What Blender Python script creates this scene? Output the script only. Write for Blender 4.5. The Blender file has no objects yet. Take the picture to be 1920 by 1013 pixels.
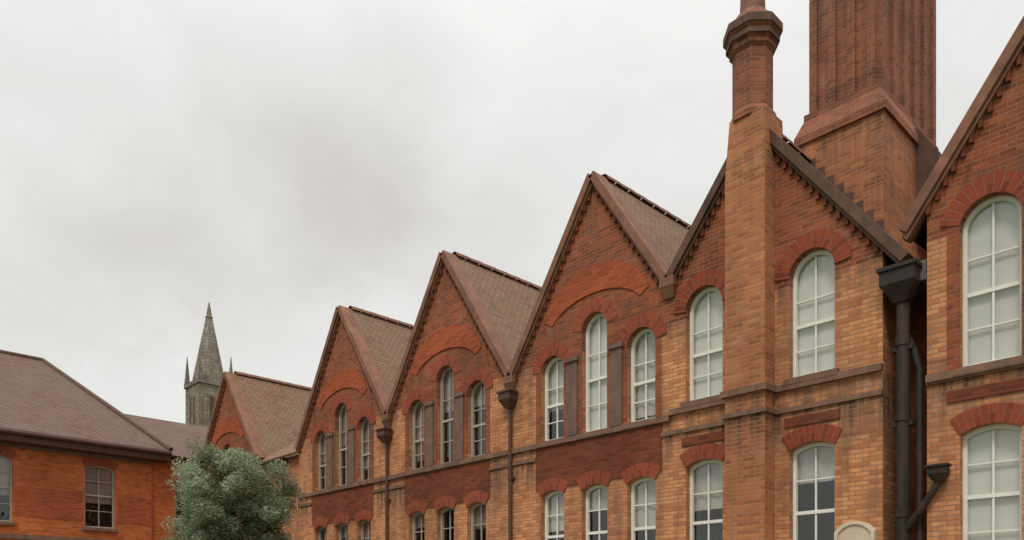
import bpy, bmesh, math, random
from mathutils import Vector, Matrix
from mathutils.geometry import tessellate_polygon
S = bpy.context.scene
C = S.collection
random.seed(7)
D = 12.0
# ---------------------------------------------------------------- camera
cam = bpy.data.cameras.new('camera'); co = bpy.data.objects.new('camera', cam); C.objects.link(co); S.camera = co
cam.sensor_width = 36; cam.lens = 36*1470/1920; cam.clip_end = 4000
cam.shift_y = (1147-506.5)/1920
co.location = (0, -D, 1.6); co.rotation_euler = (math.pi/2, 0, math.radians(136.2-90))
HEAD = math.radians(136.2)
def ray(px, py):
    """world direction through a pixel of the 1920x1013 picture"""
    f = Vector((math.cos(HEAD), math.sin(HEAD), 0)); r = Vector((math.sin(HEAD), -math.cos(HEAD), 0))
    return (f + r*((px-960)/1470) + Vector((0, 0, (1147-py)/1470))).normalized()
# ---------------------------------------------------------------- sky
SUN_EL, SUN_AZ = 52, 205        # azimuth measured in degrees, 180 = from the front of the facade (-Y)
w = bpy.data.worlds.new('World'); S.world = w; w.use_nodes = True
nt = w.node_tree; N = nt.nodes; L = nt.links
N.clear()
out = N.new('ShaderNodeOutputWorld')
sky = N.new('ShaderNodeTexSky'); sky.sky_type = 'NISHITA'; sky.sun_disc = False
sky.sun_elevation = math.radians(SUN_EL); sky.sun_rotation = math.radians(SUN_AZ)
b1 = N.new('ShaderNodeBackground'); b1.inputs[1].default_value = .10; L.new(sky.outputs[0], b1.inputs[0])
tc = N.new('ShaderNodeTexCoord')
def wmath(op, a, b=None, clamp=False):
    n = N.new('ShaderNodeMath'); n.operation = op; n.use_clamp = clamp
    for i, x in enumerate((a, b)):
        if x is None: continue
        if isinstance(x, (int, float)): n.inputs[i].default_value = x
        else: L.new(x, n.inputs[i])
    return n.outputs[0]
sep = N.new('ShaderNodeSeparateXYZ'); L.new(tc.outputs['Generated'], sep.inputs[0])
# cloud sheet: project the direction on a plane overhead so clouds flatten towards the horizon
zz = wmath('ADD', wmath('MAXIMUM', sep.outputs[2], 0), .35)
cx = wmath('DIVIDE', sep.outputs[0], zz); cy = wmath('DIVIDE', sep.outputs[1], zz)
cmb = N.new('ShaderNodeCombineXYZ'); L.new(cx, cmb.inputs[0]); L.new(cy, cmb.inputs[1])
n1 = N.new('ShaderNodeTexNoise'); n1.inputs['Scale'].default_value = 2.1; n1.inputs['Detail'].default_value = 5; n1.inputs['Roughness'].default_value = .48
n1.inputs['Distortion'].default_value = .3
L.new(cmb.outputs[0], n1.inputs['Vector'])
cl = wmath('MULTIPLY', wmath('SUBTRACT', n1.outputs[0], .5), .20)
n3 = N.new('ShaderNodeTexNoise'); n3.inputs['Scale'].default_value = 5.5; n3.inputs['Detail'].default_value = 7; n3.inputs['Roughness'].default_value = .55; n3.inputs['Distortion'].default_value = .6
L.new(cmb.outputs[0], n3.inputs['Vector'])
cl = wmath('ADD', cl, wmath('MULTIPLY', wmath('SUBTRACT', n3.outputs[0], .5), .17))
acc = wmath('ADD', cl, .775)
# soft heavy patches of cloud
warp = N.new('ShaderNodeTexNoise'); warp.inputs['Scale'].default_value = 4.5; warp.inputs['Detail'].default_value = 4
L.new(tc.outputs['Generated'], warp.inputs['Vector'])
wv = N.new('ShaderNodeVectorMath'); wv.operation = 'MULTIPLY_ADD'; wv.inputs[1].default_value = (.22,)*3
L.new(warp.outputs['Color'], wv.inputs[0])
wo = N.new('ShaderNodeVectorMath'); wo.operation = 'SUBTRACT'; wo.inputs[1].default_value = (.11,)*3
L.new(tc.outputs['Generated'], wo.inputs[0]); L.new(wo.outputs[0], wv.inputs[2])
wn = N.new('ShaderNodeVectorMath'); wn.operation = 'NORMALIZE'; L.new(wv.outputs[0], wn.inputs[0])
for (px, py, amt, sharp) in ((800, 345, -.07, 260), (690, 330, -.09, 140), (580, 270, -.06, 80), (460, 200, -.04, 90), (255, 505, -.10, 160), (330, 330, .05, 160), (80, 250, .03, 90), (420, 540, -.04, 200), (270, 720, .09, 60), (920, 60, .03, 30), (1250, 200, .02, 20), (20, 560, -.04, 60), (60, 60, -.02, 40), (520, 600, .05, 90)):
    d = ray(px, py)
    dp = N.new('ShaderNodeVectorMath'); dp.operation = 'DOT_PRODUCT'; dp.inputs[1].default_value = d
    L.new(wn.outputs[0], dp.inputs[0])
    g = wmath('POWER', wmath('MAXIMUM', dp.outputs['Value'], 0), sharp)
    acc = wmath('ADD', acc, wmath('MULTIPLY', g, amt))
# an overcast sky is brighter overhead than at the horizon
zen = wmath('MULTIPLY', wmath('POWER', wmath('MAXIMUM', sep.outputs[2], 0), 6.0), 3.0)
acc = wmath('ADD', acc, zen)
b2 = N.new('ShaderNodeBackground')
col = N.new('ShaderNodeMixRGB'); col.inputs[1].default_value = (1, .95, .895, 1); col.inputs[2].default_value = (1, 1, .968, 1)
L.new(wmath('MULTIPLY', wmath('SUBTRACT', acc, .60), 4.5, True), col.inputs[0])
L.new(col.outputs[0], b2.inputs[0]); L.new(acc, b2.inputs[1])
mx = N.new('ShaderNodeMixShader'); mx.inputs[0].default_value = .97
L.new(b1.outputs[0], mx.inputs[1]); L.new(b2.outputs[0], mx.inputs[2]); L.new(mx.outputs[0], out.inputs[0])
# ---------------------------------------------------------------- sun behind cloud
sl = bpy.data.lights.new('sun', 'SUN'); sl.energy = 1.5; sl.angle = math.radians(14); sl.color = (1, .95, .88)
so = bpy.data.objects.new('sun', sl); C.objects.link(so)
a = math.radians(SUN_AZ); e = math.radians(SUN_EL)
sd = Vector((math.sin(a)*math.cos(e)*-1, math.cos(a)*math.cos(e), math.sin(e)))   # towards the sun
so.rotation_euler = sd.to_track_quat('Z', 'Y').to_euler()
sky.sun_rotation = math.atan2(sd.x, sd.y)
S.view_settings.view_transform = 'Standard'; S.view_settings.look = 'None'; S.view_settings.exposure = 0; S.view_settings.gamma = 1
S.cycles.max_bounces = 8
# ---------------------------------------------------------------- materials
class NT:
    def __init__(s, name):
        s.m = bpy.data.materials.new(name); s.m.use_nodes = True; s.n = s.m.node_tree.nodes; s.l = s.m.node_tree.links
        s.p = s.n['Principled BSDF']; s.out = s.n['Material Output']
    def new(s, t, **k):
        x = s.n.new(t)
        for a_, v in k.items(): setattr(x, a_, v)
        return x
    def put(s, sock, v):
        if hasattr(v, 'is_output'): s.l.new(v, sock)
        else: sock.default_value = v
    def math(s, op, a_, b_=0.0, clamp=False):
        x = s.new('ShaderNodeMath', operation=op, use_clamp=clamp); s.put(x.inputs[0], a_); s.put(x.inputs[1], b_); return x.outputs[0]
    def mix(s, f, a_, b_, blend='MIX'):
        x = s.new('ShaderNodeMixRGB', blend_type=blend); s.put(x.inputs[0], f)
        for i, v in ((1, a_), (2, b_)):
            if isinstance(v, tuple) and len(v) == 3: v = (*v, 1)
            s.put(x.inputs[i], v)
        return x.outputs[0]
    def noise(s, vec, scale, detail=4, rough=.55, dist=0):
        x = s.new('ShaderNodeTexNoise'); s.put(x.inputs['Scale'], scale); s.put(x.inputs['Detail'], detail); s.put(x.inputs['Roughness'], rough)
        s.put(x.inputs['Distortion'], dist)
        if vec is not None: s.l.new(vec, x.inputs['Vector'])
        return x.outputs[0]
    def ramp(s, f, stops):
        x = s.new('ShaderNodeValToRGB'); cr = x.color_ramp
        while len(cr.elements) < len(stops): cr.elements.new(.5)
        for e_, (p_, c_) in zip(cr.elements, stops): e_.position = p_; e_.color = (*c_, 1) if len(c_) == 3 else c_
        s.l.new(f, x.inputs[0]); return x.outputs[0]
    def bump(s, h, strength, dist=.01):
        x = s.new('ShaderNodeBump'); s.put(x.inputs['Strength'], strength); s.put(x.inputs['Distance'], dist); s.l.new(h, x.inputs['Height'])
        s.l.new(x.outputs[0], s.p.inputs['Normal']); return x
def brick_mat(name, c1, c2, mortar, bw=.212, bh=.070, upper=None, split=6.86, msize=.009, soot=.5, ao_stains=()):
    t = NT(name); uv = t.new('ShaderNodeUVMap'); geo = t.new('ShaderNodeNewGeometry')
    br = t.new('ShaderNodeTexBrick'); br.offset = .5; t.l.new(uv.outputs[0], br.inputs['Vector'])
    for k, v in (('Scale', 1.0), ('Mortar Size', msize), ('Mortar Smooth', .3), ('Bias', -.1), ('Brick Width', bw), ('Row Height', bh)): br.inputs[k].default_value = v
    br.inputs['Color1'].default_value = (0, 0, 0, 1); br.inputs['Color2'].default_value = (1, 1, 1, 1); br.inputs['Mortar'].default_value = (.5, .5, .5, 1)
    rnd = br.outputs['Color']; mf = br.outputs['Fac']
    base = t.mix(rnd, c1, c2)
    pos = geo.outputs['Position']
    if upper:
        sp = t.new('ShaderNodeSeparateXYZ'); t.l.new(pos, sp.inputs[0])
        f = t.math('GREATER_THAN', sp.outputs[2], split)
        base = t.mix(f, base, t.mix(rnd, *upper))
    # a scatter of darker, over-fired bricks
    br2 = t.new('ShaderNodeTexBrick'); br2.offset = .5; t.l.new(uv.outputs[0], br2.inputs['Vector'])
    for k, v in (('Scale', 1.0), ('Mortar Size', 0.0), ('Bias', -.45), ('Brick Width', bw), ('Row Height', bh)): br2.inputs[k].default_value = v
    br2.inputs['Color1'].default_value = (1, 1, 1, 1); br2.inputs['Color2'].default_value = (.52, .45, .43, 1)
    base = t.mix(.6, base, br2.outputs['Color'], 'MULTIPLY')
    big = t.noise(pos, .55, 5, .6)
    base = t.mix(t.ramp(big, [(.35, (0, 0, 0)), (.68, (1, 1, 1))]), base, t.mix(1.0, base, (.66, .60, .58), 'MULTIPLY'))
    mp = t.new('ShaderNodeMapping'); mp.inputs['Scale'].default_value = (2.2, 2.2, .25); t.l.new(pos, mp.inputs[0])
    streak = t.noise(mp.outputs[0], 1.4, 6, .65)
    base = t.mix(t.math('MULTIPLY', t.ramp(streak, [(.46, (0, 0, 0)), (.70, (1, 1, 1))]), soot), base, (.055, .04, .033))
    if ao_stains:  # dirt runs that also put occlusion shade below ledges into the brick colour
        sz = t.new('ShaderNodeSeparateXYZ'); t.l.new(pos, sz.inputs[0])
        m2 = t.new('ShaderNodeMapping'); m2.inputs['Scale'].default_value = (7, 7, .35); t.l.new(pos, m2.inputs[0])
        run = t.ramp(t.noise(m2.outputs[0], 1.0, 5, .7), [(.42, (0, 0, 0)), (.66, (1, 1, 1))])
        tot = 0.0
        for zl_, ln_ in ao_stains:
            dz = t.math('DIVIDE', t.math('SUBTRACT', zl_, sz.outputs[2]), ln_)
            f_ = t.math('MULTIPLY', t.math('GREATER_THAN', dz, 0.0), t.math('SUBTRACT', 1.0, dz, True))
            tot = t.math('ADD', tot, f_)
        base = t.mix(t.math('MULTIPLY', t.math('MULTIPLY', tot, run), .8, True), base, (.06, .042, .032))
        bloom = t.ramp(t.noise(pos, 1.7, 7, .7), [(.56, (0, 0, 0)), (.72, (1, 1, 1))])
        base = t.mix(t.math('MULTIPLY', bloom, .25), base, (.52, .40, .31))
    fine = t.noise(pos, 60, 3, .6)
    base = t.mix(.35, base, t.ramp(fine, [(.3, (.6, .6, .6)), (.7, (1.0, 1.0, 1.0))]), 'MULTIPLY')
    base = t.mix(t.math('MULTIPLY', mf, .75), base, mortar)
    t.l.new(base, t.p.inputs['Base Color']); t.p.inputs['Roughness'].default_value = .88; t.p.inputs['Specular IOR Level'].default_value = .25
    h = t.math('ADD', t.math('MULTIPLY', mf, -1.0), t.math('MULTIPLY', fine, .5))
    t.bump(h, .7, .012)
    return t.m
def plain_mat(name, c, rough=.7, var=.25, scale=3, metal=0, bump=.2, spec=.3, dirt=None):
    t = NT(name); geo = t.new('ShaderNodeNewGeometry'); pos = geo.outputs['Position']
    n_ = t.noise(pos, scale, 6, .6)
    col_ = t.mix(1.0, c, t.ramp(n_, [(.3, (1-var,)*3), (.7, (1.0,)*3)]), 'MULTIPLY')
    if dirt:
        mp = t.new('ShaderNodeMapping'); mp.inputs['Scale'].default_value = (4, 4, .6); t.l.new(pos, mp.inputs[0])
        col_ = t.mix(t.ramp(t.noise(mp.outputs[0], 1.5, 6, .7), [(.45, (0, 0, 0)), (.75, (.8, .8, .8))]), col_, dirt)
    t.l.new(col_, t.p.inputs['Base Color']); t.p.inputs['Roughness'].default_value = rough; t.p.inputs['Metallic'].default_value = metal
    t.p.inputs['Specular IOR Level'].default_value = spec
    t.bump(t.noise(pos, scale*12, 4, .6), bump, .01)
    return t.m
def tile_mat(name, c1, c2, moss):
    t = NT(name); uv = t.new('ShaderNodeUVMap'); geo = t.new('ShaderNodeNewGeometry'); pos = geo.outputs['Position']
    br = t.new('ShaderNodeTexBrick'); br.offset = .5; t.l.new(uv.outputs[0], br.inputs['Vector'])
    for k, v in (('Scale', 1.0), ('Mortar Size', .006), ('Mortar Smooth', .2), ('Bias', 0), ('Brick Width', .17), ('Row Height', .115)): br.inputs[k].default_value = v
    br.inputs['Color1'].default_value = (0, 0, 0, 1); br.inputs['Color2'].default_value = (1, 1, 1, 1); br.inputs['Mortar'].default_value = (.3, .3, .3, 1)
    base = t.mix(br.outputs['Color'], c1, c2)
    base = t.mix(t.ramp(t.noise(pos, .9, 6, .65), [(.42, (0, 0, 0)), (.66, (1, 1, 1))]), base, moss)
    sp = t.new('ShaderNodeSeparateXYZ'); t.l.new(uv.outputs[0], sp.inputs[0])
    saw = t.math('FRACT', t.math('DIVIDE', sp.outputs[1], .115))
    base = t.mix(t.math('MULTIPLY', br.outputs['Fac'], .85), base, (.03, .02, .015))
    t.l.new(base, t.p.inputs['Base Color']); t.p.inputs['Roughness'].default_value = .85; t.p.inputs['Specular IOR Level'].default_value = .25
    h = t.math('ADD', t.math('SUBTRACT', t.math('MULTIPLY', saw, -1.2), br.outputs['Fac']), t.math('MULTIPLY', t.noise(pos, 14, 3), .6))
    t.bump(h, .8, .02)
    return t.m
def glass_mat():
    t = NT('window_glass'); t.n.remove(t.p); geo = t.new('ShaderNodeNewGeometry')
    tr = t.new('ShaderNodeBsdfTransparent'); tr.inputs[0].default_value = (.95, .95, .93, 1)
    gl = t.new('ShaderNodeBsdfGlossy'); gl.inputs['Roughness'].default_value = .015; gl.inputs[0].default_value = (.95, .97, .97, 1)
    bp = t.new('ShaderNodeBump'); bp.inputs['Strength'].default_value = .3; bp.inputs['Distance'].default_value = .02
    t.l.new(t.noise(geo.outputs['Position'], 2.2, 2), bp.inputs['Height'])
    t.l.new(bp.outputs[0], gl.inputs['Normal'])
    dt = t.new('ShaderNodeVectorMath', operation='DOT_PRODUCT'); t.l.new(bp.outputs[0], dt.inputs[0]); t.l.new(geo.outputs['Incoming'], dt.inputs[1])
    fres = t.math('ADD', .09, t.math('MULTIPLY', t.math('POWER', t.math('SUBTRACT', 1.0, t.math('ABSOLUTE', dt.outputs['Value']), True), 4.0), .9))
    m_ = t.new('ShaderNodeMixShader'); t.l.new(fres, m_.inputs[0]); t.l.new(tr.outputs[0], m_.inputs[1]); t.l.new(gl.outputs[0], m_.inputs[2])
    t.l.new(m_.outputs[0], t.out.inputs[0]); return t.m
def leaf_mat(name, stops):
    t = NT(name); oi = t.new('ShaderNodeAttribute'); oi.attribute_name = 'shade'
    c = t.ramp(oi.outputs['Fac'], stops)
    t.l.new(c, t.p.inputs['Base Color']); t.p.inputs['Roughness'].default_value = .6; t.p.inputs['Specular IOR Level'].default_value = .3
    tl = t.new('ShaderNodeBsdfTranslucent'); t.l.new(c, tl.inputs[0])
    m_ = t.new('ShaderNodeMixShader'); m_.inputs[0].default_value = .35; t.l.new(t.p.outputs[0], m_.inputs[1]); t.l.new(tl.outputs[0], m_.inputs[2]); t.l.new(m_.outputs[0], t.out.inputs[0])
    return t.m
BUFF1, BUFF2 = (.74, .325, .140), (.56, .210, .085)
RED1, RED2 = (.42, .112, .040), (.28, .072, .028)
M = dict(
    wall=brick_mat('warm_brick', BUFF1, BUFF2, (.25, .165, .115), upper=(RED1, RED2), ao_stains=((5.15, 1.1), (4.82, .8), (6.9, .6))),
    bay=brick_mat('bay_red_brick', RED1, RED2, (.20, .12, .085), soot=.4, ao_stains=((6.6, .6), (7.6, .6))),
    red=brick_mat('red_brick', (.27, .066, .027), (.18, .045, .021), (.13, .06, .04), soot=.2),
    orange=brick_mat('orange_red_brick', (.50, .105, .032), (.38, .075, .026), (.26, .11, .06), soot=.15),
    vouss=brick_mat('rubbed_arch_brick', (.36, .075, .033), (.26, .052, .026), (.22, .11, .07), bw=.28, bh=.08, soot=.15),
    stack=brick_mat('chimney_brick', (.39, .135, .066), (.28, .095, .050), (.24, .14, .10), soot=.45, ao_stains=((12.8, 2.0), (11.05, .5), (14.4, 1.5))),
    breast=brick_mat('breast_brick', (.58, .225, .092), (.44, .15, .062), (.32, .20, .125), soot=.4, ao_stains=((5.15, .9), (4.82, .6), (10.2, 1.2), (9.1, .9))),
    wing=brick_mat('bright_orange_brick', (.70, .18, .047), (.52, .115, .034), (.34, .16, .08), soot=.2),
    coping=plain_mat('weathered_coping', (.15, .075, .05), .8, .5, 3, bump=.4, dirt=(.04, .036, .03)),
    rcoping=plain_mat('red_brown_coping', (.28, .125, .075), .8, .5, 3, bump=.4, dirt=(.12, .07, .05)),
    band=plain_mat('brown_stone_band', (.24, .13, .085), .8, .4, 4, bump=.3, dirt=(.07, .05, .04)),
    terra=plain_mat('brown_terracotta', (.20, .115, .085), .7, .35, 4, bump=.2, dirt=(.08, .06, .05)),
    stone=plain_mat('pale_stone', (.62, .52, .38), .75, .2, 5, bump=.2),
    grey=plain_mat('grey_church_stone', (.27, .235, .185), .85, .3, .5, bump=.2),
    white=plain_mat('white_painted_timber', (.78, .76, .68), .45, .12, 6, bump=.05),
    blind=plain_mat('pale_roller_blind', (.62, .63, .59), .8, .12, 2, bump=.05),
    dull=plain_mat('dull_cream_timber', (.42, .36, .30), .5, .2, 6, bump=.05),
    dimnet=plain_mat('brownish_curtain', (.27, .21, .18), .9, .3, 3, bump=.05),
    church=brick_mat('coursed_church_stone', (.34, .30, .24), (.25, .225, .18), (.09, .08, .065), bw=.9, bh=.42, msize=.03, soot=.5),
    wband=brick_mat('deep_orange_brick', (.54, .115, .036), (.39, .08, .028), (.28, .12, .07), soot=.3),
    net=plain_mat('grey_net_curtain', (.48, .46, .42), .9, .25, 3, bump=.05),
    iron=plain_mat('black_cast_iron', (.024, .016, .012), .6, .4, 8, bump=.3, spec=.35, dirt=(.075, .035, .02)),
    pipe=plain_mat('brown_painted_iron', (.10, .05, .035), .5, .3, 8, bump=.15),
    lead=plain_mat('dull_lead', (.13, .125, .125), .6, .3, 6, bump=.2),
    soffit=plain_mat('dark_brown_eaves', (.10, .045, .035), .7, .3, 4),
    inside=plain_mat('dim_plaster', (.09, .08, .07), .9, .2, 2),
    pot=plain_mat('clay_pot', (.26, .12, .075), .75, .35, 5, bump=.2, dirt=(.07, .05, .045)),
    tile=tile_mat('brown_clay_tile', (.225, .124, .072), (.15, .080, .047), (.195, .125, .076)),
    wtile=tile_mat('mauve_clay_tile', (.155, .088, .068), (.11, .062, .05), (.145, .096, .078)),
    glass=glass_mat(),
    bark=plain_mat('bark', (.10, .075, .055), .9, .4, 8, bump=.6),
    leaf=leaf_mat('grey_green_leaf', [(0, (.05, .05, .022)), (.4, (.18, .20, .11)), (.75, (.27, .32, .20)), (1, (.40, .44, .31))]),
    hedge=leaf_mat('hedge_leaf', [(0, (.02, .035, .012)), (1, (.07, .11, .035))]),
)
# ---------------------------------------------------------------- object helpers
def tag(o, label=None, cat=None, group=None, kind=None):
    if label: o['label'] = label
    if cat: o['category'] = cat
    if group: o['group'] = group
    if kind: o['kind'] = kind
    return o
def thing(name, loc, label, cat, group=None):
    o = bpy.data.objects.new(name, None); o.empty_display_size = .3; C.objects.link(o); o.location = loc
    return tag(o, label, cat, group)
def origin(o):
    v = Vector(o.location)
    while o.parent: o = o.parent; v += Vector(o.location)
    return v
class MB:
    def __init__(s): s.v = []; s.f = []; s.uv = []
    def face(s, pts, uv=None):
        b = len(s.v); s.v += [Vector(p) for p in pts]; s.f.append(tuple(range(b, b+len(pts))))
        s.uv.append(uv)
    def box(s, x0, x1, y0, y1, z0, z1):
        s.hexa([(x0, y0, z0), (x1, y0, z0), (x1, y1, z0), (x0, y1, z0)], [(x0, y0, z1), (x1, y0, z1), (x1, y1, z1), (x0, y1, z1)])
    def hexa(s, a_, b_):
        """a_ bottom ring (counter-clockwise from above), b_ top ring"""
        n = len(a_)
        s.face(list(reversed(a_))); s.face(b_)
        for i in range(n):
            j = (i+1) % n; s.face([a_[i], a_[j], b_[j], b_[i]])
    def tube(s, pts, r, n=10, cap=True):
        rings = []
        for i, p in enumerate(pts):
            p = Vector(p); q = Vector(pts[min(i+1, len(pts)-1)]) - Vector(pts[max(i-1, 0)]); q.normalize()
            up = Vector((0, 0, 1)) if abs(q.z) < .9 else Vector((1, 0, 0))
            a_ = q.cross(up).normalized(); b_ = q.cross(a_)
            rr = r[i] if isinstance(r, (list, tuple)) else r
            rings.append([p + (a_*math.cos(2*math.pi*k/n) + b_*math.sin(2*math.pi*k/n))*rr for k in range(n)])
        for A, B in zip(rings, rings[1:]):
            for k in range(n): s.face([A[k], B[k], B[(k+1) % n], A[(k+1) % n]])
        if cap: s.face(rings[0]); s.face(list(reversed(rings[-1])))
    def lathe(s, cx_, cy_, prof, n=8, rot=0, sq=1):
        rings = [[(cx_ + r_*math.cos(rot+2*math.pi*k/n), cy_ + r_*math.sin(rot+2*math.pi*k/n)*sq, z_) for k in range(n)] for r_, z_ in prof]
        for A, B in zip(rings, rings[1:]):
            for k in range(n): s.face([A[k], A[(k+1) % n], B[(k+1) % n], B[k]])
        s.face(list(reversed(rings[0]))); s.face(rings[-1])
    def build(s, name, mat, parent=None, smooth=False, bevel=0):
        og = origin(parent) if parent else Vector((0, 0, 0))
        me = bpy.data.meshes.new(name)
        me.from_pydata([v - og for v in s.v], [], s.f); me.materials.append(mat)
        ul = me.uv_layers.new(name='UVMap'); me.update()
        for poly, uv in zip(me.polygons, s.uv):
            n_ = poly.normal
            for k, li in enumerate(poly.loop_indices):
                p = me.vertices[me.loops[li].vertex_index].co + og
                if uv: ul.data[li].uv = uv[k]
                else:
                    ax, ay, az = abs(n_.x), abs(n_.y), abs(n_.z)
                    if az > .93: ul.data[li].uv = (p.x, p.y)
                    elif ay >= ax*.98: ul.data[li].uv = (p.x, p.z)
                    else: ul.data[li].uv = (p.y + .11, p.z)
            if smooth: poly.use_smooth = True
        o = bpy.data.objects.new(name, me); C.objects.link(o)
        if parent: o.parent = parent
        if bevel:
            bm = bmesh.new(); bm.from_mesh(me); bmesh.ops.remove_doubles(bm, verts=bm.verts, dist=1e-5); bm.to_mesh(me); bm.free()
            md = o.modifiers.new('bevel', 'BEVEL'); md.width = bevel; md.segments = 2; md.limit_method = 'ANGLE'
        return o
# a facade frame: u to the right seen from outside, z up, d inwards
class Face:
    def __init__(s, o_, u_, out_): s.o = Vector(o_); s.u = Vector(u_); s.n = Vector(out_)
    def P(s, u, z, d=0): return s.o + s.u*u + Vector((0, 0, z)) - s.n*d
MAIN = Face((0, 0, 0), (1, 0, 0), (0, -1, 0))
WEST = Face((-30, 0, 0), (0, 1, 0), (1, 0, 0))
def arch(c, z0, z1, wd, rise, n=10, pointed=False):
    """closed outline, counter-clockwise: bottom-left, bottom-right, then the head from right to left"""
    h = wd/2; zs = z1 - rise; pts = [(c-h, z0), (c+h, z0)]
    if rise < 1e-4: return pts + [(c+h, z1), (c-h, z1)]
    if pointed:
        R_ = (h*h + rise*rise)/(2*h)                     # two arcs meeting at the point
        am = math.asin(min(1, rise/R_))
        right = [(c + h - R_ + R_*math.cos(am*i/n), zs + R_*math.sin(am*i/n)) for i in range(n+1)]
        left = [(2*c - x, z) for x, z in reversed(right[:-1])]
        return pts + right + left
    R_ = (h*h + rise*rise)/(2*rise); zc = z1 - R_; a0 = math.asin(min(1, h/R_))
    if rise > h: a0 = math.pi - a0
    return pts + [(c + R_*math.sin(a0 - 2*a0*i/(2*n)), zc + R_*math.cos(a0 - 2*a0*i/(2*n))) for i in range(2*n+1)]
def plate(mb, F, outer, holes, d=0, depth=.22, flip=False):
    loops = [[Vector((u, z, 0)) for u, z in outer]] + [[Vector((u, z, 0)) for u, z in h] for h in holes]
    flat = [p for l_ in loops for p in l_]
    for t in tessellate_polygon(loops):
        a_, b_, c_ = (flat[i] for i in t)
        if ((b_-a_).cross(c_-a_)).z < 0: b_, c_ = c_, b_
        mb.face([F.P(p.x, p.y, d) for p in (a_, b_, c_)])
    for h in holes:
        for i in range(len(h)):
            p, q = h[i], h[(i+1) % len(h)]
            mb.face([F.P(*p, d), F.P(*p, d+depth), F.P(*q, d+depth), F.P(*q, d)])
def slab(mb, F, pts, d0, d1, uvs=None):
    """solid with the outline pts from depth d0 (front) to d1"""
    n = len(pts)
    loops = [[Vector((u, z, 0)) for u, z in pts]]
    for t in tessellate_polygon(loops):
        a_, b_, c_ = (loops[0][i] for i in t)
        if ((b_-a_).cross(c_-a_)).z < 0: b_, c_ = c_, b_
        mb.face([F.P(p.x, p.y, d0) for p in (a_, b_, c_)])
    for i in range(n):
        p, q = pts[i], pts[(i+1) % n]
        mb.face([F.P(*p, d0), F.P(*p, d1), F.P(*q, d1), F.P(*q, d0)])
def fbox(mb, F, u0, u1, z0, z1, d0, d1): slab(mb, F, [(u0, z0), (u1, z0), (u1, z1), (u0, z1)], d0, d1); 
def ring(mb, F, outer, inner, d0, d1):
    n = len(outer)
    for i in range(n):
        j = (i+1) % n
        mb.face([F.P(*outer[i], d0), F.P(*outer[j], d0), F.P(*inner[j], d0), F.P(*inner[i], d0)])
        mb.face([F.P(*inner[i], d0), F.P(*inner[j], d0), F.P(*inner[j], d1), F.P(*inner[i], d1)])
        mb.face([F.P(*outer[i], d0), F.P(*outer[i], d1), F.P(*outer[j], d1), F.P(*outer[j], d0)])
def voussoirs(mb, F, hole, wd_ring, d0, d1):
    """brick ring round the head of an arched hole; bricks stand radially"""
    head = hole[2:]
    if len(head) == 2:                                     # flat head: a splayed soldier course
        (x1, z1), (x0, _) = head
        s_ = wd_ring*.25; pts = [(x0-.04, z1), (x1+.04, z1), (x1+.04+s_, z1+wd_ring), (x0-.04-s_, z1+wd_ring)]
        mb.face([F.P(*p, d0) for p in pts], [(0, pts[0][0]), (0, pts[1][0]), (wd_ring, pts[2][0]), (wd_ring, pts[3][0])])
        for i in range(4): p, q = pts[i], pts[(i+1) % 4]; mb.face([F.P(*p, d0), F.P(*p, d1), F.P(*q, d1), F.P(*q, d0)])
        return
    n = len(head); outp = []
    for i, (x, z) in enumerate(head):
        a_ = head[max(i-1, 0)]; b_ = head[min(i+1, n-1)]
        t = Vector((b_[0]-a_[0], b_[1]-a_[1])); t.normalize(); outp.append((x + t.y*wd_ring, z - t.x*wd_ring))
    s_ = 0
    for i in range(n-1):
        l_ = math.dist(head[i], head[i+1])
        q = [F.P(*outp[i], d0), F.P(*outp[i+1], d0), F.P(*head[i+1], d0), F.P(*head[i], d0)]
        mb.face(q, [(wd_ring, s_), (wd_ring, s_+l_), (0, s_+l_), (0, s_)])
        mb.face([F.P(*outp[i], d0), F.P(*outp[i], d1), F.P(*outp[i+1], d1), F.P(*outp[i+1], d0)])
        s_ += l_
    for i in (0, n-1): mb.face([F.P(*outp[i], d0), F.P(*outp[i], d1), F.P(*head[i], d1), F.P(*head[i], d0)])
    mb.face([F.P(*head[0], d0), F.P(*head[0], d1), F.P(*outp[0], d1), F.P(*outp[0], d0)])
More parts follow.
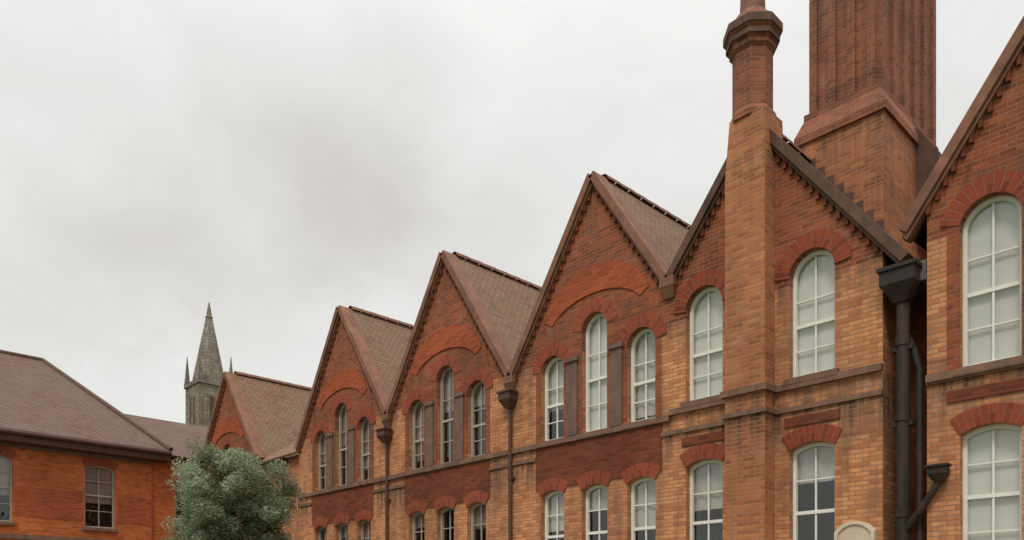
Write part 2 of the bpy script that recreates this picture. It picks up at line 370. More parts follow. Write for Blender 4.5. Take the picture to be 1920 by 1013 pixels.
def window(F, parent, c, z0, z1, wd, rise=0, pointed=False, blind=1.0, sheet='blind', bars=True, sill=True, base=0.0, label=None, arch_w=.26):
    """sash window in a hole of the facade: frame (window) > pane, blind, sill"""
    t = .055
    o_ = arch(c, z0, z1, wd, rise, pointed=pointed); i_ = arch(c, z0+t, z1-t, wd-2*t, max(0, rise-t*.35) if rise else 0, pointed=pointed)
    mb = MB(); ring(mb, F, o_, i_, base+.12, base+.19)
    zs = z1 - rise; mid = z0 + (zs-z0)*.52 if rise > .2 else z0 + (z1-z0)*.52
    fbox(mb, F, c-wd/2+t, c+wd/2-t, mid-.028, mid+.028, base+.135, base+.185)
    if bars:
        fbox(mb, F, c-.014, c+.014, z0+t, mid-.028, base+.145, base+.175)
        fbox(mb, F, c-.014, c+.014, mid+.028, z1-t-.02, base+.145, base+.175)
        zq = (mid+.028+zs)/2 if rise > .2 else (mid+z1-t)/2
        for zb in ((z0+t+mid)/2, zq):
            fbox(mb, F, c-wd/2+t, c-.014, zb-.011, zb+.011, base+.147, base+.173)
            fbox(mb, F, c+.014, c+wd/2-t, zb-.011, zb+.011, base+.147, base+.173)
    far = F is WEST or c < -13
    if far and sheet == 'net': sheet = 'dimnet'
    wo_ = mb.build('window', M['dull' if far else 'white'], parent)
    if label: wo_['label'] = label
    mb = MB(); plate(mb, F, i_, [], base+.165); mb.build('pane', M['glass'], wo_)
    if blind > 0:
        mb = MB(); zb = z1 - (z1-z0)*blind; k = 12
        for j in range(k):
            ua, ub = c-wd/2 + wd*j/k, c-wd/2 + wd*(j+1)/k
            da, db = (.014*math.sin(j*1.7) if sheet != 'blind' else 0), (.014*math.sin((j+1)*1.7) if sheet != 'blind' else 0)
            mb.face([F.P(ua, zb, base+.215+da), F.P(ub, zb, base+.215+db), F.P(ub, z1+.05, base+.215+db), F.P(ua, z1+.05, base+.215+da)])
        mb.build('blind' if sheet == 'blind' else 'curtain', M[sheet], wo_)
    if sill:
        mb = MB(); slab(mb, F, [(c-wd/2-.07, z0-.11), (c+wd/2+.07, z0-.11), (c+wd/2+.07, z0-.012), (c-wd/2-.07, z0-.012)], base-.075, base+.12)
        mb.face([F.P(c-wd/2-.07, z0-.012, base-.075), F.P(c+wd/2+.07, z0-.012, base-.075), F.P(c+wd/2+.07, z0+.004, base+.13), F.P(c-wd/2-.07, z0+.004, base+.13)])
        mb.build('sill', M['band'], wo_)
    if arch_w:
        mb = MB(); voussoirs(mb, F, o_, arch_w, base-.022, base+.02); mb.build('window_arch', M['vouss'], wo_)
    return wo_
def slope_bar(mb, p0, p1, y0, y1, th, below=0.0):
    """bar lying on a verge in a plane of constant y, from p0=(x,z) to p1, th thick above the line"""
    a_ = Vector((p1[0]-p0[0], 0, p1[1]-p0[1])); L_ = a_.length; a_.normalize(); nrm = Vector((-a_.z, 0, a_.x))
    if nrm.z < 0: nrm = -nrm
    A = Vector((p0[0], 0, p0[1])) - nrm*below; B = Vector((p1[0], 0, p1[1])) - nrm*below
    q = [A, B, B + nrm*(th+below), A + nrm*(th+below)]
    f = [Vector((p.x, y0, p.z)) for p in q]; b_ = [Vector((p.x, y1, p.z)) for p in q]
    if (f[1]-f[0]).cross(f[2]-f[0]).y > 0: f.reverse(); b_.reverse()
    mb.face(f); mb.face(list(reversed(b_)))
    for i in range(4): j = (i+1) % 4; mb.face([f[j], f[i], b_[i], b_[j]])
def roof_plane(mb, a_, b_, c_, d_, th=.07):
    """a_,b_ eaves (left to right), c_,d_ the ridge end above b_ and a_"""
    a_, b_, c_, d_ = map(Vector, (a_, b_, c_, d_)); u = (b_-a_).normalized()
    n_ = (b_-a_).cross(d_-a_).normalized()
    if n_.z < 0: n_ = -n_
    v = n_.cross(u)
    uvf = lambda p: ((p-a_).dot(u) + 3.3, abs((p-a_).dot(v)))
    top = [p + n_*th for p in (a_, b_, c_, d_)]
    nu, nv = 14, 8; gpt = []
    for j in range(nv+1):
        row = []
        for i in range(nu+1):
            e_, r_ = top[0].lerp(top[1], i/nu), top[3].lerp(top[2], i/nu); p = e_.lerp(r_, j/nv)
            if 0 < i < nu and 0 < j < nv: p = p + n_*random.uniform(-.012, .012) - n_*.035*math.sin(math.pi*i/nu)*math.sin(math.pi*j/nv)
            row.append(p)
        gpt.append(row)
    for j in range(nv):
        for i in range(nu):
            q = [gpt[j][i], gpt[j][i+1], gpt[j+1][i+1], gpt[j+1][i]]; mb.face(q, [uvf(p) for p in q]); mb.face([d_, c_, b_, a_])
    q = [a_, b_, c_, d_]
    for i in range(4): j = (i+1) % 4; mb.face([q[i], q[j], top[j], top[i]])
# ---------------------------------------------------------------- gabled houses
GROUP = 'gabled brick houses of the terrace'
Z = lambda h: h*D + 1.6
DEPTH = 8.5
def hanging_finial(mb, x, z):
    mb.lathe(x, -.02, [(.10, z-.08), (.12, z+.04), (.055, z+.08), (.05, z+.17), (.10, z+.24), (.11, z+.30), (.06, z+.37), (.02, z+.50)], 10)
def gable(xa, ap, sl_, xl, xr, fl, fr, label, kind='triple', blinds=(1, 1, 1), low=(.3, .3, .3), wallx=None, finial=False, near=False):
    """xa apex, ap apex height, sl_ pitch, xl/xr where the gable wall ends, fl/fr valley points"""
    t = thing('gabled_house', (xa, 0, 0), label, 'house', GROUP)
    zl, zr = ap - (xa-xl)*sl_, ap - (xr-xa)*sl_
    wl, wr = wallx or (xl, xr)
    zwl, zwr = ap - (xa-wl)*sl_, ap - (wr-xa)*sl_
    outline = [(wl, 0), (wr, 0), (wr, zwr-.02), (xa, ap-.02), (wl, zwl-.02)]
    holes = []; wins = []
    sill1 = Z(.300)
    if kind == 'triple':
        for k, off in enumerate((-1.15, 0, 1.15)):
            z1 = Z(.497) if off == 0 else Z(.447)
            wd = .66
            if near: off *= 1.06; z1 += .28; wd = .74; sill1 = Z(.281)
            holes.append(arch(xa+off, sill1, z1, wd, .30)); wins.append((xa+off, sill1, z1, wd, .30, blinds[k], 'blind' if near or (blinds[k] == 1) else 'net'))
            z0 = 2.15; z1 = Z(.212)
            holes.append(arch(xa+off, z0, z1, wd, .10)); wins.append((xa+off, z0, z1, wd, .10, low[k], 'blind' if near else 'net'))
    else:
        for k, off in enumerate((-.98, .98)):
            s1 = Z(.313); z1 = Z(.478)
            holes.append(arch(xa+off, s1, z1, .74, .36)); wins.append((xa+off, s1, z1, .74, .36, blinds[k], 'blind'))
            z0 = 2.0; z1 = Z(.224)
            holes.append(arch(xa+off, z0, z1, .74, .10)); wins.append((xa+off, z0, z1, .74, .10, low[k], 'net'))
    mb = MB(); plate(mb, MAIN, outline, holes, 0, .26)
    for x, zz_ in ((wl, zwl), (wr, zwr)): mb.face([(x, 0, 0), (x, DEPTH, 0), (x, DEPTH, zz_-.02), (x, 0, zz_-.02)])
    mb.face([(wr, DEPTH, 0), (wl, DEPTH, 0), (wl, DEPTH, zwl-.02), (xa, DEPTH, ap-.02), (wr, DEPTH, zwr-.02)])
    mb.build('wall', M['wall'], t)
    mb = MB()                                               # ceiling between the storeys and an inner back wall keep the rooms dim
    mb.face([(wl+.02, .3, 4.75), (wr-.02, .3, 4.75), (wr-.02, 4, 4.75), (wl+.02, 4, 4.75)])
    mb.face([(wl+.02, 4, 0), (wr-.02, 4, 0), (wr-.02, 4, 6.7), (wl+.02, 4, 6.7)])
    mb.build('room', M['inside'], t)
    for (c, z0, z1, wd, rise, bl, sh) in wins: window(MAIN, t, c, z0, z1, wd, rise, blind=bl, sheet=sh, sill=True)
    # red tympanum and spandrels
    mb = MB()
    if kind == 'triple':
        zb, zt = Z(.234), sill1-.14
        if near: fbox(mb, MAIN, xa-1.75, xa+1.75, Z(.243), Z(.243)+.16, -.026, .01); mb.build('lintel_course', M['red'], t)
        else: fbox(mb, MAIN, xa-1.62, xa+1.62, Z(.215), zt, -.018, .01); mb.build('spandrel_panel', M['red'], t)
        mb = MB()
        zz0 = Z(.532)
        pts = [*[(xa + math.sin(q)*1.22, Z(.478) + math.cos(q)*.62) for q in [math.radians(-68+136*i/12) for i in range(13)]], *[(xa + math.sin(q)*1.42, Z(.478) + math.cos(q)*1.16) for q in [math.radians(72-144*i/14) for i in range(15)]]]
        if near: pts = [(x, z+.26) for x, z in pts]
        if not near: slab(mb, MAIN, pts, -.03, .01); mb.build('gable_panel', M['orange'], t)
        for off in (-.575, .575):
            mb = MB()
            fbox(mb, MAIN, xa+off-.14, xa+off+.14, sill1, Z(.425), -.045, .01)
            fbox(mb, MAIN, xa+off-.18, xa+off+.18, Z(.425), Z(.425)+.09, -.08, .01)
            mb.build('pier_facing', M['terra'], t)
    else:
        for off in (-.98, .98):
            mb = MB(); fbox(mb, MAIN, xa+off-.45, xa+off+.45, Z(.246)+.02, Z(.246)+.17, -.026, .01)
            mb.build('lintel_course', M['red'], t)
    if kind == 'triple':
        hw_ = 1.75 if near else 1.62
        mb = MB(); plate(mb, MAIN, [(xa-hw_, sill1-.02), (xa+hw_, sill1-.02), (xa+hw_, 7.0), (xa+1.5, 7.7), (xa-1.5, 7.7), (xa-hw_, 7.0)], [h for h in holes if h[0][1] > 4], -.012, .012)
        mb.build('bay_facing', M['bay'], t)
    # string courses, stopping at a chimney breast
    segs = [(wl, wr)] if kind == 'triple' else [(wl, xa-.36), (xa+.36, wr)]
    for a_, b_ in segs:
        mb = MB()
        for z0, z1, pr in ((sill1-.125 if kind == 'triple' else sill1-.03, sill1-.02 if kind == 'triple' else sill1+.075, .07), (Z(.268), Z(.268)+.07, .04)):
            if kind == 'triple' and z0 < sill1-.2:
                for c_, d_ in ((a_, xa-1.62), (xa+1.62, b_)): fbox(mb, MAIN, c_, d_, z0, z1, -pr, .01)
            else: fbox(mb, MAIN, a_, b_, z0, z1, -pr, .01)
        mb.build('string_course', M['band'], t)
    # dentils under the coping
    for sgn, xe in ((-1, xl), (1, xr)):
        mb = MB()
        ln = abs(xe-xa); n_ = int(ln/.11)
        for k in range(1, n_):
            x = xa + sgn*k*.11; zt = ap - abs(x-xa)*sl_ - .05
            if not (wl < x < wr): continue
            j_ = random.uniform(-.006, .006); fbox(mb, MAIN, x-.027+j_, x+.027+j_, zt-.235+j_, zt-.10, -.052+j_*1.5, .01)
        mb.build('dentil_course', M['red'], t)
    # coping and kneelers
    mb = MB()
    slope_bar(mb, (xl, zl), (xa, ap), -.13, .26, .09, .05); slope_bar(mb, (xr, zr), (xa, ap), -.13, .26, .09, .05)
    slope_bar(mb, (xl, zl-.10), (xa, ap-.10), -.08, .1, .05, .04); slope_bar(mb, (xr, zr-.10), (xa, ap-.10), -.08, .1, .05, .04)
    mb.build('coping', M['coping' if kind == 'pair' else 'rcoping'], t)
    if finial: mb = MB(); hanging_finial(mb, xa, ap+.18); mb.build('finial', M['pot'], t, smooth=False)
    # roof
    mb = MB()
    (vxl, vxr) = (fl, fr); vzl, vzr = ap-(xa-vxl)*sl_, ap-(vxr-xa)*sl_
    roof_plane(mb, (vxl, DEPTH, vzl), (vxl, .24, vzl), (xa, .24, ap), (xa, DEPTH, ap))
    roof_plane(mb, (vxr, .24, vzr), (vxr, DEPTH, vzr), (xa, DEPTH, ap), (xa, .24, ap))
    r_ = mb.build('roof', M['tile'], t)
    mb = MB(); y = .27
    while y < DEPTH-.1:
        y1 = min(y+.43, DEPTH)
        for k in range(5):
            a0, a1 = math.pi*k/5, math.pi*(k+1)/5
            R_ = .12
            q = [(xa+R_*math.cos(a0), y, ap+.04+R_*math.sin(a0)), (xa+R_*math.cos(a0), y1+.008, ap+.05+R_*math.sin(a0)), (xa+R_*math.cos(a1), y1+.008, ap+.05+R_*math.sin(a1)), (xa+R_*math.cos(a1), y, ap+.04+R_*math.sin(a1))]
            mb.face(q)
        y += .44
    mb.build('ridge_tiles', M['pot'], r_)
    return t
S5 = 1.5
g = {}
a3, a2, a1, a0 = -.845*D, -1.238*D, -1.63*D, -2.262*D
a4, a5 = -.554*D, -.163*D
ap = Z(.722); ap4 = Z(.680); s4 = 1.28
v34 = -.694*D; v23 = (a2+a3)/2; v12 = (a1+a2)/2
gable(a0, Z(.705), 1.4, a0-2.4, a0+2.4, a0-2.5, a0+2.5, 'farthest gabled brick house, mostly hidden behind the round tree', blinds=(.6, .5, .6))
gable(a1, ap, S5, a1-2.45, v12, a1-2.5, v12, 'small looking gabled brick house just right of the tree', blinds=(.5, .5, .8), low=(0, .2, .3))
g[2] = gable(a2, ap, S5, v12, v23, v12, v23, 'gabled brick house with orange panel, left neighbour of the sharp gabled house', blinds=(.85, .45, .3), low=(.2, 0, .3))
g[3] = gable(a3, ap, S5, v23, v34, v23, v34, 'sharp gabled brick house with three stepped lights, directly left of the slim chimney house', blinds=(.62, 1, .93), low=(.42, .25, .5))
g[4] = gable(a4, ap4, s4, v34, -.354*D, v34, -.354*D, 'brick house whose slim octagonal chimney climbs the middle of its gable', kind='pair', blinds=(.97, 1), low=(.38, .27), wallx=(v34, -4.58), finial=False)
g[5] = gable(a5, Z(.728), 1.42, -.354*D, a5+2.3, -.354*D, a5+2.3, 'nearest brick house, its gable cut by the right edge of the picture', blinds=(1, .8, 1), low=(1, .9, .6), wallx=(-3.97, a5+2.3), near=True)
for v_, z_, hh in ((v34, Z(.680) - abs(v34-a4)*s4, 4), (v23, ap - abs(v23-a3)*S5, 3), (v12, ap - abs(v12-a2)*S5, 2)):
    mb = MB(); mb.hexa([(v_-.09, -.05, z_-.30), (v_+.09, -.05, z_-.30), (v_+.09, .02, z_-.30), (v_-.09, .02, z_-.30)], [(v_-.15, -.14, z_-.10), (v_+.15, -.14, z_-.10), (v_+.15, .02, z_-.10), (v_-.15, .02, z_-.10)])
    mb.box(v_-.15, v_+.15, -.145, .02, z_-.10, z_+.06); mb.build('kneeler', M['rcoping'], g[hh])
# recess between the two nearest houses: its back and side walls belong to the house with the slim chimney
vz = Z(.68) - (a4*-1 - .354*D)*1.28
mb = MB()
mb.face([(-4.58, .9, 0), (-3.96, .9, 0), (-3.96, .9, vz-.02), (-4.58, .9, vz+.25)])
mb.build('recess_wall', M['red'], g[4])
mb = MB(); mb.box(-4.57, -3.98, .0, .5, vz-.34, vz-.06); mb.build('valley_box', M['lead'], g[4])
# ---- downpipe with hopper in the recess
t = thing('downpipe', (-4.28, .05, 0), 'thick black cast iron rainwater pipe with hopper in the slot between the two nearest houses', 'drainpipe', 'rainwater pipes')
mb = MB(); mb.tube([(-4.30, .02, 0), (-4.30, .02, vz-.55)], .095, 12); mb.tube([(-4.10, .10, 0), (-4.10, .10, vz-1.6), (-4.16, .08, vz-1.35), (-4.25, .06, vz-1.1)], .055, 10)
mb.build('pipe', M['iron'], t, smooth=False)
def hopper(mb, x, y, z, s_=1.0):
    a_ = .09*s_; b_ = .22*s_
    mb.hexa([(x-a_, y-a_, z), (x+a_, y-a_, z), (x+a_, y+a_, z), (x-a_, y+a_, z)], [(x-b_, y-b_, z+.22*s_), (x+b_, y-b_, z+.22*s_), (x+b_, y+a_, z+.22*s_), (x-b_, y+a_, z+.22*s_)])
    mb.box(x-b_, x+b_, y-b_, y+a_, z+.22*s_, z+.40*s_); mb.box(x-b_-.03, x+b_+.03, y-b_-.03, y+a_, z+.40*s_, z+.45*s_)
mb = MB(); hopper(mb, -4.30, .0, vz-.60, 1.1); mb.build('hopper', M['iron'], t)
for z_ in (1.2, 2.9, 4.3, 5.4): mb = MB(); mb.box(-4.44, -4.16, -.02, .12, z_, z_+.07); mb.lathe(-4.30, .02, [(.11, z_+.07), (.11, z_+.2)], 12); mb.build('pipe_bracket', M['iron'], t)
mb = MB(); mb.tube([(-4.28, .0, 2.75), (-4.02, -.09, 3.05), (-3.85, -.10, 3.30), (-3.78, -.10, 3.42)], .05, 10); hopper(mb, -3.78, -.10, 3.40, .55)
mb.build('branch_pipe', M['iron'], t)
for (x, zt, lb) in ((v23, Z(.433), 'slim brown rainwater pipe in the valley beside the sharp gable'), (v12, Z(.43), 'slim brown rainwater pipe in the valley between the two farther twin gables')):
    t = thing('downpipe', (x, -.08, 0), lb, 'drainpipe', 'rainwater pipes')
    mb = MB(); mb.tube([(x, -.07, 0), (x, -.07, zt-.65)], .042, 10); mb.build('pipe', M['pipe'], t)
    for zc_ in (1.1, 2.9, 4.5): mb = MB(); mb.lathe(x, -.07, [(.058, zc_), (.058, zc_+.09)], 10); mb.box(x-.10, x+.10, -.055, -.005, zc_+.02, zc_+.07); mb.build('pipe_bracket', M['pipe'], t)
    mb = MB(); hopper(mb, x, -.10, zt-.72, .8); mb.build('hopper', M['pipe'], t)
# ---- slim octagonal chimney on its breast (house 4)
bx0, bx1, py = a4-.36, a4+.36, -.34
mb = MB()
zb = Z(.60)
mb.box(bx0, bx1, py, .01, 0, zb)
hx = .315
mb.hexa([(bx0, py, zb), (bx1, py, zb), (bx1, .3, zb), (bx0, .3, zb)], [(a4-hx, -.27, zb+1.0), (a4+hx, -.30, zb+1.0), (a4+hx, .34, zb+1.0), (a4-hx, .34, zb+1.0)])
ch = mb.build('chimney', M['breast'], g[4])
mb = MB()
for z0, z1, e_ in ((Z(.268), Z(.268)+.07, .05), (Z(.300)-.03, Z(.300)+.075, .06), ):
    mb = MB(); mb.box(bx0-e_, bx1+e_, py-e_, 0.0, z0, z1)
    mb.build('breast_band', M['band'], ch)
mb = MB(); cyy = .03; AX = a4-.06; z = zb+.96
R_ = .33; r8 = math.pi/8
mb.lathe(AX, cyy, [(R_+.05, z), (R_+.05, z+.10), (R_, z+.18), (R_, Z(.775)), (R_+.05, Z(.775)+.04), (R_+.05, Z(.775)+.12), (R_+.09, Z(.775)+.16), (R_+.09, Z(.775)+.26), (R_+.13, Z(.775)+.31), (R_+.13, Z(.775)+.43), (R_+.04, Z(.775)+.52), (R_-.06, Z(.775)+.66)], 8, r8)
mb.build('shaft', M['stack'], ch)
zc = Z(.775)
mb = MB(); mb.lathe(AX, cyy, [(R_+.155, zc+.31), (R_+.155, zc+.44), (R_+.06, zc+.52)], 8, r8); mb.lathe(AX, cyy, [(R_+.11, zc+.155), (R_+.11, zc+.235)], 8, r8)
mb.build('cap', M['coping'], ch)
mb = MB(); mb.lathe(AX, cyy, [(.25, zc+.58), (.26, zc+.66), (.21, zc+.72), (.19, zc+1.25), (.24, zc+1.32), (.24, zc+1.4)], 16); mb.build('chimney_pot', M['pot'], ch, smooth=False)
# ---- broad chimney stack on the slope of house 4
X0, X1, Y0, Y1 = -6.66, -5.42, 2.0, 4.75
zs_ = 10.62
mb = MB(); mb.box(X0, X1, Y0, Y1, 7.2, 15.3)
nb = 3
for k in range(4):                                                       # shallow ribs
    x = X0 + .10 + k*(X1-X0-.20)/3
    if k in (1, 2, 3, 0): mb.box(x-.07, x+.07, Y0-.06, Y0+.02, zs_+.1, 14.6)
for k in range(6):
    y = Y0 + .12 + k*(Y1-Y0-.24)/5
    mb.box(X1-.02, X1+.06, y-.08, y+.08, zs_+.1, 14.6)
st = mb.build('chimney_stack', M['stack'], g[4])
mb = MB(); e_ = .15; mb.box(X0-e_, X1+e_, Y0-e_, Y1+e_, 7.2, zs_-.42); mb.build('stack_base', M['breast'], st)
mb = MB()
A = lambda q: [(X0-q, Y0-q), (X1+q, Y0-q), (X1+q, Y1+q), (X0-q, Y1+q)]
lay = [(.20, zs_-.44), (.20, zs_-.30), (.07, zs_+.02), (.07, zs_+.14)]
for (q0, za), (q1, zb_) in zip(lay, lay[1:]): mb.hexa([(x, y, za) for x, y in A(q0)], [(x, y, zb_) for x, y in A(q1)])
mb.build('weathering', M['stack'], st)
mb = MB(); xa_, xb_ = X1+.14, X1+.52
mb.hexa([(xa_, 3.35, 8.4), (xb_, 3.35, 8.4), (xb_, Y1+.1, 8.4), (xa_, Y1+.1, 8.4)], [(xa_, 3.35, 10.55), (xb_, 3.35, 9.95), (xb_, Y1+.1, 9.95), (xa_, Y1+.1, 10.55)])
mb.build('lead_shoulder', M['coping'], st)
mb = MB()
for q, za, zb_ in ((.09, 14.5, 14.6), (.15, 14.6, 14.75), (.21, 14.75, 14.95), (.12, 14.95, 15.1)): mb.hexa([(x, y, za) for x, y in A(q)], [(x, y, zb_) for x, y in A(q)])
mb.build('cap', M['coping'], st)
for k in range(4):
    mb = MB(); mb.lathe((X0+X1)/2, Y0+.4+k*.65, [(.22, 15.2), (.23, 15.35), (.17, 15.42), (.15, 15.95), (.19, 16.05), (.19, 16.1)], 14); mb.build('chimney_pot', M['pot'], st)
# lead flashing steps along the foot of the stack on the slope
mb = MB()
for k in range(9):
    x = X0-e_ + k*(X1-X0+2*e_)/9; zt = ap4-(x-a4)*s4
    if x < a4: continue
    mb.box(x, x+(X1-X0+2*e_)/9, Y0-e_-.012, Y0-e_+.01, zt-.15, zt+.10)
mb.build('flashing', M['coping'], st)
# ---- pale stone tablet on house 4
t = thing('stone_tablet', (-5.02, -.02, 2.2), 'pale cream stone tablet on the wall left of the thick black pipe', 'tablet')
mb = MB(); slab(mb, MAIN, arch(-4.97, 2.2, 2.92, .50, .14), -.06, .005); mb.build('slab', M['stone'], t)
mb = MB(); ring(mb, MAIN, arch(-4.97, 2.15, 2.97, .60, .16), arch(-4.97, 2.2, 2.92, .50, .14), -.09, .005); mb.build('moulding', M['stone'], t)
# ---------------------------------------------------------------- link beyond the twin gables
t = thing('link_range', (-23.3, 0, 0), 'low brick link between the farthest gable and the house right of the tree', 'building')
xl, xr = a0+2.4, a1-2.45
h_ = [arch((xl+xr)/2, 5.1, 6.3, .66, .1)]
mb = MB(); plate(mb, MAIN, [(xl+.003, 0), (xr-.003, 0), (xr-.003, 6.5), (xl+.003, 6.5)], h_, .12, .2)
mb.face([(xl, 8, 0), (xr, 8, 0), (xr, 8, 6.5), (xl, 8, 6.5)]); mb.build('wall', M['wall'], t)
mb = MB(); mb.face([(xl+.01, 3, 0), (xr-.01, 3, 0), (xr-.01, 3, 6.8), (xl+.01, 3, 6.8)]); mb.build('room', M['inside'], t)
window(MAIN, t, (xl+xr)/2, 5.1, 6.3, .66, .1, blind=.4, sheet='net', base=.12)
mb = MB(); roof_plane(mb, (xl, -.1, 6.45), (xr, -.1, 6.45), (xr, 4.2, 9.3), (xl, 4.2, 9.3)); roof_plane(mb, (xr, 8.1, 6.45), (xl, 8.1, 6.45), (xl, 4.2, 9.3), (xr, 4.2, 9.3)); mb.build('roof', M['tile'], t)
# ---------------------------------------------------------------- west wing: orange brick, hipped roof
t = thing('hipped_building', (-30, -8, 0), 'orange brick building with mauve brown hipped roof at the left edge', 'building')
EV = 7.55
ys = [-3.35, -6.5, -9.65, -12.8]
holes = []; 
for y in ys: holes += [arch(y, 4.55, 6.75, 1.0, .12), arch(y, 1.0, 3.2, 1.0, .12)]
mb = MB(); plate(mb, WEST, [(-16, 0), (-1.6, 0), (-1.6, EV), (-16, EV)], holes, 0, .2)
for y in (-16, -1.6): mb.face([(-40, y, 0), (-30, y, 0), (-30, y, EV), (-40, y, EV)])
mb.face([(-40, -16, 0), (-40, -1.6, 0), (-40, -1.6, EV), (-40, -16, EV)])
mb.build('wall', M['wing'], t)
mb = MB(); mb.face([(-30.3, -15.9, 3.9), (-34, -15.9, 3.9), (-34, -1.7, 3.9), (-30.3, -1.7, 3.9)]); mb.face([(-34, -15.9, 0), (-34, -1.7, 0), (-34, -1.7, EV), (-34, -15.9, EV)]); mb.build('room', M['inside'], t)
for y in ys:
    window(WEST, t, y, 4.55, 6.75, 1.0, .12, blind=.6, sheet='net'); window(WEST, t, y, 1.0, 3.2, 1.0, .12, blind=.5, sheet='net')
mb = MB(); fbox(mb, WEST, -16, -1.6, 4.0, 4.16, -.06, .01); fbox(mb, WEST, -16, -1.6, 7.0, 7.12, -.05, .01); mb.build('string_course', M['band'], t)
for a_, b_ in ((-16, -13.35), (-12.25, -10.2), (-9.1, -7.05), (-5.95, -3.9), (-2.8, -1.6)): mb = MB(); fbox(mb, WEST, a_, b_, 4.75, 5.75, -.012, .005); mb.build('red_brick_band', M['wband'], t)
RZ = 11.4; ry = -4.0; oh = .5
mb = MB()
zE = EV - .1
E = [(-30+oh, -16-oh, zE), (-30+oh, -1.6+oh, zE), (-40-oh, -1.6+oh, zE), (-40-oh, -16-oh, zE)]
roof_plane(mb, E[0], E[1], (-35, ry, RZ), (-35, -13, RZ))
roof_plane(mb, E[2], E[3], (-35, -13, RZ), (-35, ry, RZ))
roof_plane(mb, E[1], E[2], (-35, ry, RZ), (-35, ry, RZ-.001))
roof_plane(mb, E[3], E[0], (-35, -13, RZ), (-35, -13, RZ-.001))
r_ = mb.build('roof', M['wtile'], t)
mb = MB()
for p, q in (((-35, ry, RZ+.06), (-35, -13, RZ+.06)), ((-35, ry, RZ+.06), (-30+oh, -1.6+oh, zE+.1)), ((-35, ry, RZ+.06), (-40-oh, -1.6+oh, zE+.1))): mb.tube([p, q], .11, 8)
mb.build('ridge_tiles', M['wtile'], r_)
mb = MB(); mb.box(-30.0, -30+oh, -16-oh, -1.6+oh, EV-.42, EV-.16); mb.build('soffit', M['soffit'], t)
mb = MB(); mb.tube([(-30+oh+.05, -16-oh, EV-.14), (-30+oh+.05, -1.6+oh, EV-.14)], .08, 10); mb.build('gutter', M['soffit'], t)
# lower range joining it to the terrace
t = thing('corner_range', (-30, -.8, 0), 'lower roofed corner range linking the orange hipped building to the terrace', 'building')
mb = MB(); plate(mb, WEST, [(-1.6+.003, 0), (3.0, 0), (3.0, EV-.2), (-1.6+.003, EV-.2)], [arch(-.3, 4.6, 6.4, .8, .1)], .1, .2)
for q in ([(-38, -1.59, 0), (-30.12, -1.59, 0), (-30.12, -1.59, EV-.2), (-38, -1.59, EV-.2)], [(-38, 9, 0), (-30.12, 9, 0), (-30.12, 9, EV-.2), (-38, 9, EV-.2)], [(-38, -1.59, 0), (-38, 9, 0), (-38, 9, EV-.2), (-38, -1.59, EV-.2)], [(-30.12, 3, 0), (-30.12, 9, 0), (-30.12, 9, EV-.2), (-30.12, 3, EV-.2)]): mb.face(q)
mb.build('wall', M['wing'], t)
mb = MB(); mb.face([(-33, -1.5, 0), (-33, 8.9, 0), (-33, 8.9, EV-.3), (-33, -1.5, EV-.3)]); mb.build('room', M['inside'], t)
window(WEST, t, -.3, 4.6, 6.4, .8, .1, blind=.3, sheet='net', base=.1)
mb = MB(); roof_plane(mb, (-29.7, -1.6+oh, EV-.22), (-29.7, 9, EV-.22), (-34, 9, 9.6), (-34, -4, 9.6)); roof_plane(mb, (-38.3, 9, EV-.22), (-38.3, -1.6+oh, EV-.22), (-34, -4, 9.6), (-34, 9, 9.6)); mb.build('roof', M['wtile'], t)
# ---------------------------------------------------------------- church
d = ray(392, 1147); base = Vector((0, -D, 0)) + Vector((d.x, d.y, 0)).normalized()*105
t = thing('church', (base.x, base.y, 0), 'distant grey stone church with slender pointed spire behind the roofs', 'church')
mb = MB(); x, y = base.x, base.y
mb.box(x-2.1, x+2.1, y-2.1, y+2.1, 0, 29.6)
mb.build('tower', M['church'], t)
mb = MB(); mb.box(x-2.25, x+2.25, y-2.25, y+2.25, 29.4, 29.9)
for sx in (-1, 1):
    for sy in (-1, 1):
        mb.hexa([(x+sx*1.95-.28, y+sy*1.95-.28, 29.9), (x+sx*1.95+.28, y+sy*1.95-.28, 29.9), (x+sx*1.95+.28, y+sy*1.95+.28, 29.9), (x+sx*1.95-.28, y+sy*1.95+.28, 29.9)], [(x+sx*1.95-.03, y+sy*1.95-.03, 33.4), (x+sx*1.95+.03, y+sy*1.95-.03, 33.4), (x+sx*1.95+.03, y+sy*1.95+.03, 33.4), (x+sx*1.95-.03, y+sy*1.95+.03, 33.4)])
mb.build('parapet', M['church'], t)
mb = MB(); mb.lathe(x, y, [(1.95, 29.8), (1.9, 30.6), (.40, 38.2), (.47, 38.35), (.36, 38.5), (.06, 40.2)], 8, r8); mb.build('spire', M['church'], t)
mb = MB()
for q in (-.55, .55):
    mb = MB(); mb.box(x+q-.25, x+q+.25, y-2.12, y-2.0, 24.5, 28); mb.box(x+2.0, x+2.12, y+q-.25, y+q+.25, 24.5, 28)
    mb.build('louvres', M['coping'], t)
mb = MB(); mb.box(x-4, x+4, y+1.7, y+18, 0, 9); mb.hexa([(x-4.3, y+1.7, 9), (x+4.3, y+1.7, 9), (x+4.3, y+18, 9), (x-4.3, y+18, 9)], [(x-.05, y+1.7, 15), (x+.05, y+1.7, 15), (x+.05, y+18, 15), (x-.05, y+18, 15)]); mb.build('nave', M['grey'], t)
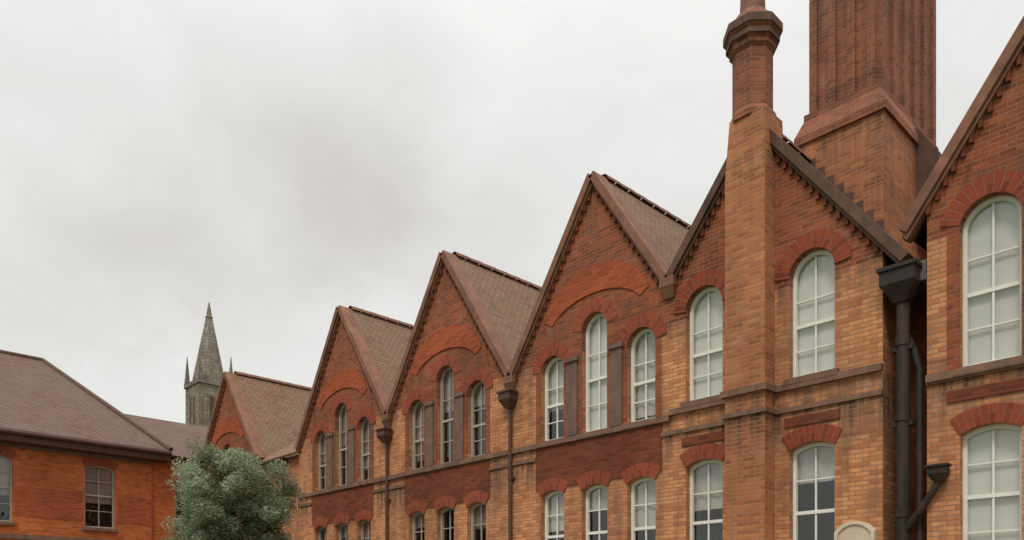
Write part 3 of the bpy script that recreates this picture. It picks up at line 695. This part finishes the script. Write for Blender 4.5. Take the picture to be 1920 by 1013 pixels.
# ---------------------------------------------------------------- tree
def at(px, Y, z=0):
    f = Vector((math.cos(HEAD), math.sin(HEAD), 0)); r = Vector((math.sin(HEAD), -math.cos(HEAD), 0))
    p = Vector((0, -D, 0)) + f*Y + r*((px-960)/1470*Y); p.z = z; return p
def leaf_cloud(centres, n, size, rnd):
    v = []; f = []; sh = []
    for i in range(n):
        c, R_, s0 = rnd.choice(centres)
        dd = Vector((rnd.gauss(0, 1), rnd.gauss(0, 1), rnd.gauss(0, 1))).normalized()*(rnd.random()**.45)*R_
        dd.z *= .8; p = c + dd
        a_ = Vector((rnd.gauss(0, 1), rnd.gauss(0, 1), rnd.gauss(0, .6))).normalized(); b_ = a_.cross(Vector((rnd.gauss(0, 1), rnd.gauss(0, 1), rnd.gauss(0, 1)))).normalized()
        l_ = size*rnd.uniform(.7, 1.4); w_ = l_*.42; k = len(v)
        v += [p - a_*l_*.5, p + b_*w_*.5 - a_*l_*.05, p + a_*l_*.5, p - b_*w_*.5 - a_*l_*.05]
        f.append((k, k+1, k+2, k+3)); s_ = min(1, max(0, s0 + rnd.gauss(0, .16))); sh += [s_]*4
    return v, f, sh
def cloud_obj(name, mat, parent, v, f, sh):
    og = origin(parent); me = bpy.data.meshes.new(name); me.from_pydata([p-og for p in v], [], f); me.materials.append(mat)
    at_ = me.attributes.new('shade', 'FLOAT', 'POINT'); at_.data.foreach_set('value', sh)
    o = bpy.data.objects.new(name, me); C.objects.link(o); o.parent = parent; return o
rnd = random.Random(11)
tb = at(434, 19.5)
t = thing('tree', tb, 'round grey green broadleaf tree in front of the far end of the terrace', 'tree')
mb = MB(); mb.tube([tb, tb+Vector((.03, .02, 1.0)), tb+Vector((-.04, .05, 2.0)), tb+Vector((.02, 0, 3.2)), tb+Vector((.05, 0, 4.6))], [.15, .12, .10, .07, .02], 10)
tips = []
for k in range(40):
    a_ = k*2.4; h0 = 1.7 + 2.6*(k/40); L_ = rnd.uniform(.9, 1.5)*(1-.35*k/40)
    p0 = tb + Vector((0, 0, h0)); p1 = p0 + Vector((math.cos(a_)*L_*.55, math.sin(a_)*L_*.55, .35)); p2 = p0 + Vector((math.cos(a_)*L_, math.sin(a_)*L_, .9))
    mb.tube([p0, p1, p2], [.045, .03, .008], 6); tips.append(p2); tips.append(p1)
mb.build('trunk', M['bark'], t)
cs = []; rnd = random.Random(5)
for k in range(210):
    th = rnd.uniform(0, 2*math.pi); u_ = rnd.uniform(-1, 1); rr = .25 + .75*rnd.random()**.6
    p = Vector((math.cos(th)*math.sqrt(1-u_*u_)*1.56*rr, math.sin(th)*math.sqrt(1-u_*u_)*1.56*rr, u_*1.9*rr)) + tb + Vector((0, 0, 3.95))
    p.z = min(p.z, tb.z + 5.55 + .22*math.sin(k)); cs.append((p, rnd.uniform(.22, .40), rnd.uniform(.2, .95)))
v, f, sh = leaf_cloud(cs, 90000, .066, rnd)
cloud_obj('crown', M['leaf'], t, v, f, sh)
# ---------------------------------------------------------------- ground
def flat(name, pts, z, m):
    mb = MB(); mb.face([(x, y, z) for x, y in pts]); o = mb.build(name, m); tag(o, kind='structure'); return o
def ground_mat(name, c1, c2, sc):
    t = NT(name); geo = t.new('ShaderNodeNewGeometry'); n_ = t.noise(geo.outputs['Position'], sc, 8, .7)
    t.l.new(t.mix(n_, c1, c2), t.p.inputs['Base Color']); t.p.inputs['Roughness'].default_value = .95; t.bump(t.noise(geo.outputs['Position'], sc*20, 4), .5, .02); return t.m
flat('ground', [(-1500, -1500), (1500, -1500), (1500, 1500), (-1500, 1500)], 0, ground_mat('grass_ground', (.05, .075, .025), (.09, .11, .04), .8))
mb = MB(); mb.box(-29.5, 8, -2.4, -.02, -.1, .10); tag(mb.build('pavement', ground_mat('paving', (.25, .23, .20), (.34, .31, .27), 3)), kind='structure')
mb = MB(); mb.box(-29.9, -26.5, -20, -2.4, -.1, .10); tag(mb.build('path', ground_mat('path_paving', (.25, .23, .20), (.34, .31, .27), 3)), kind='structure')
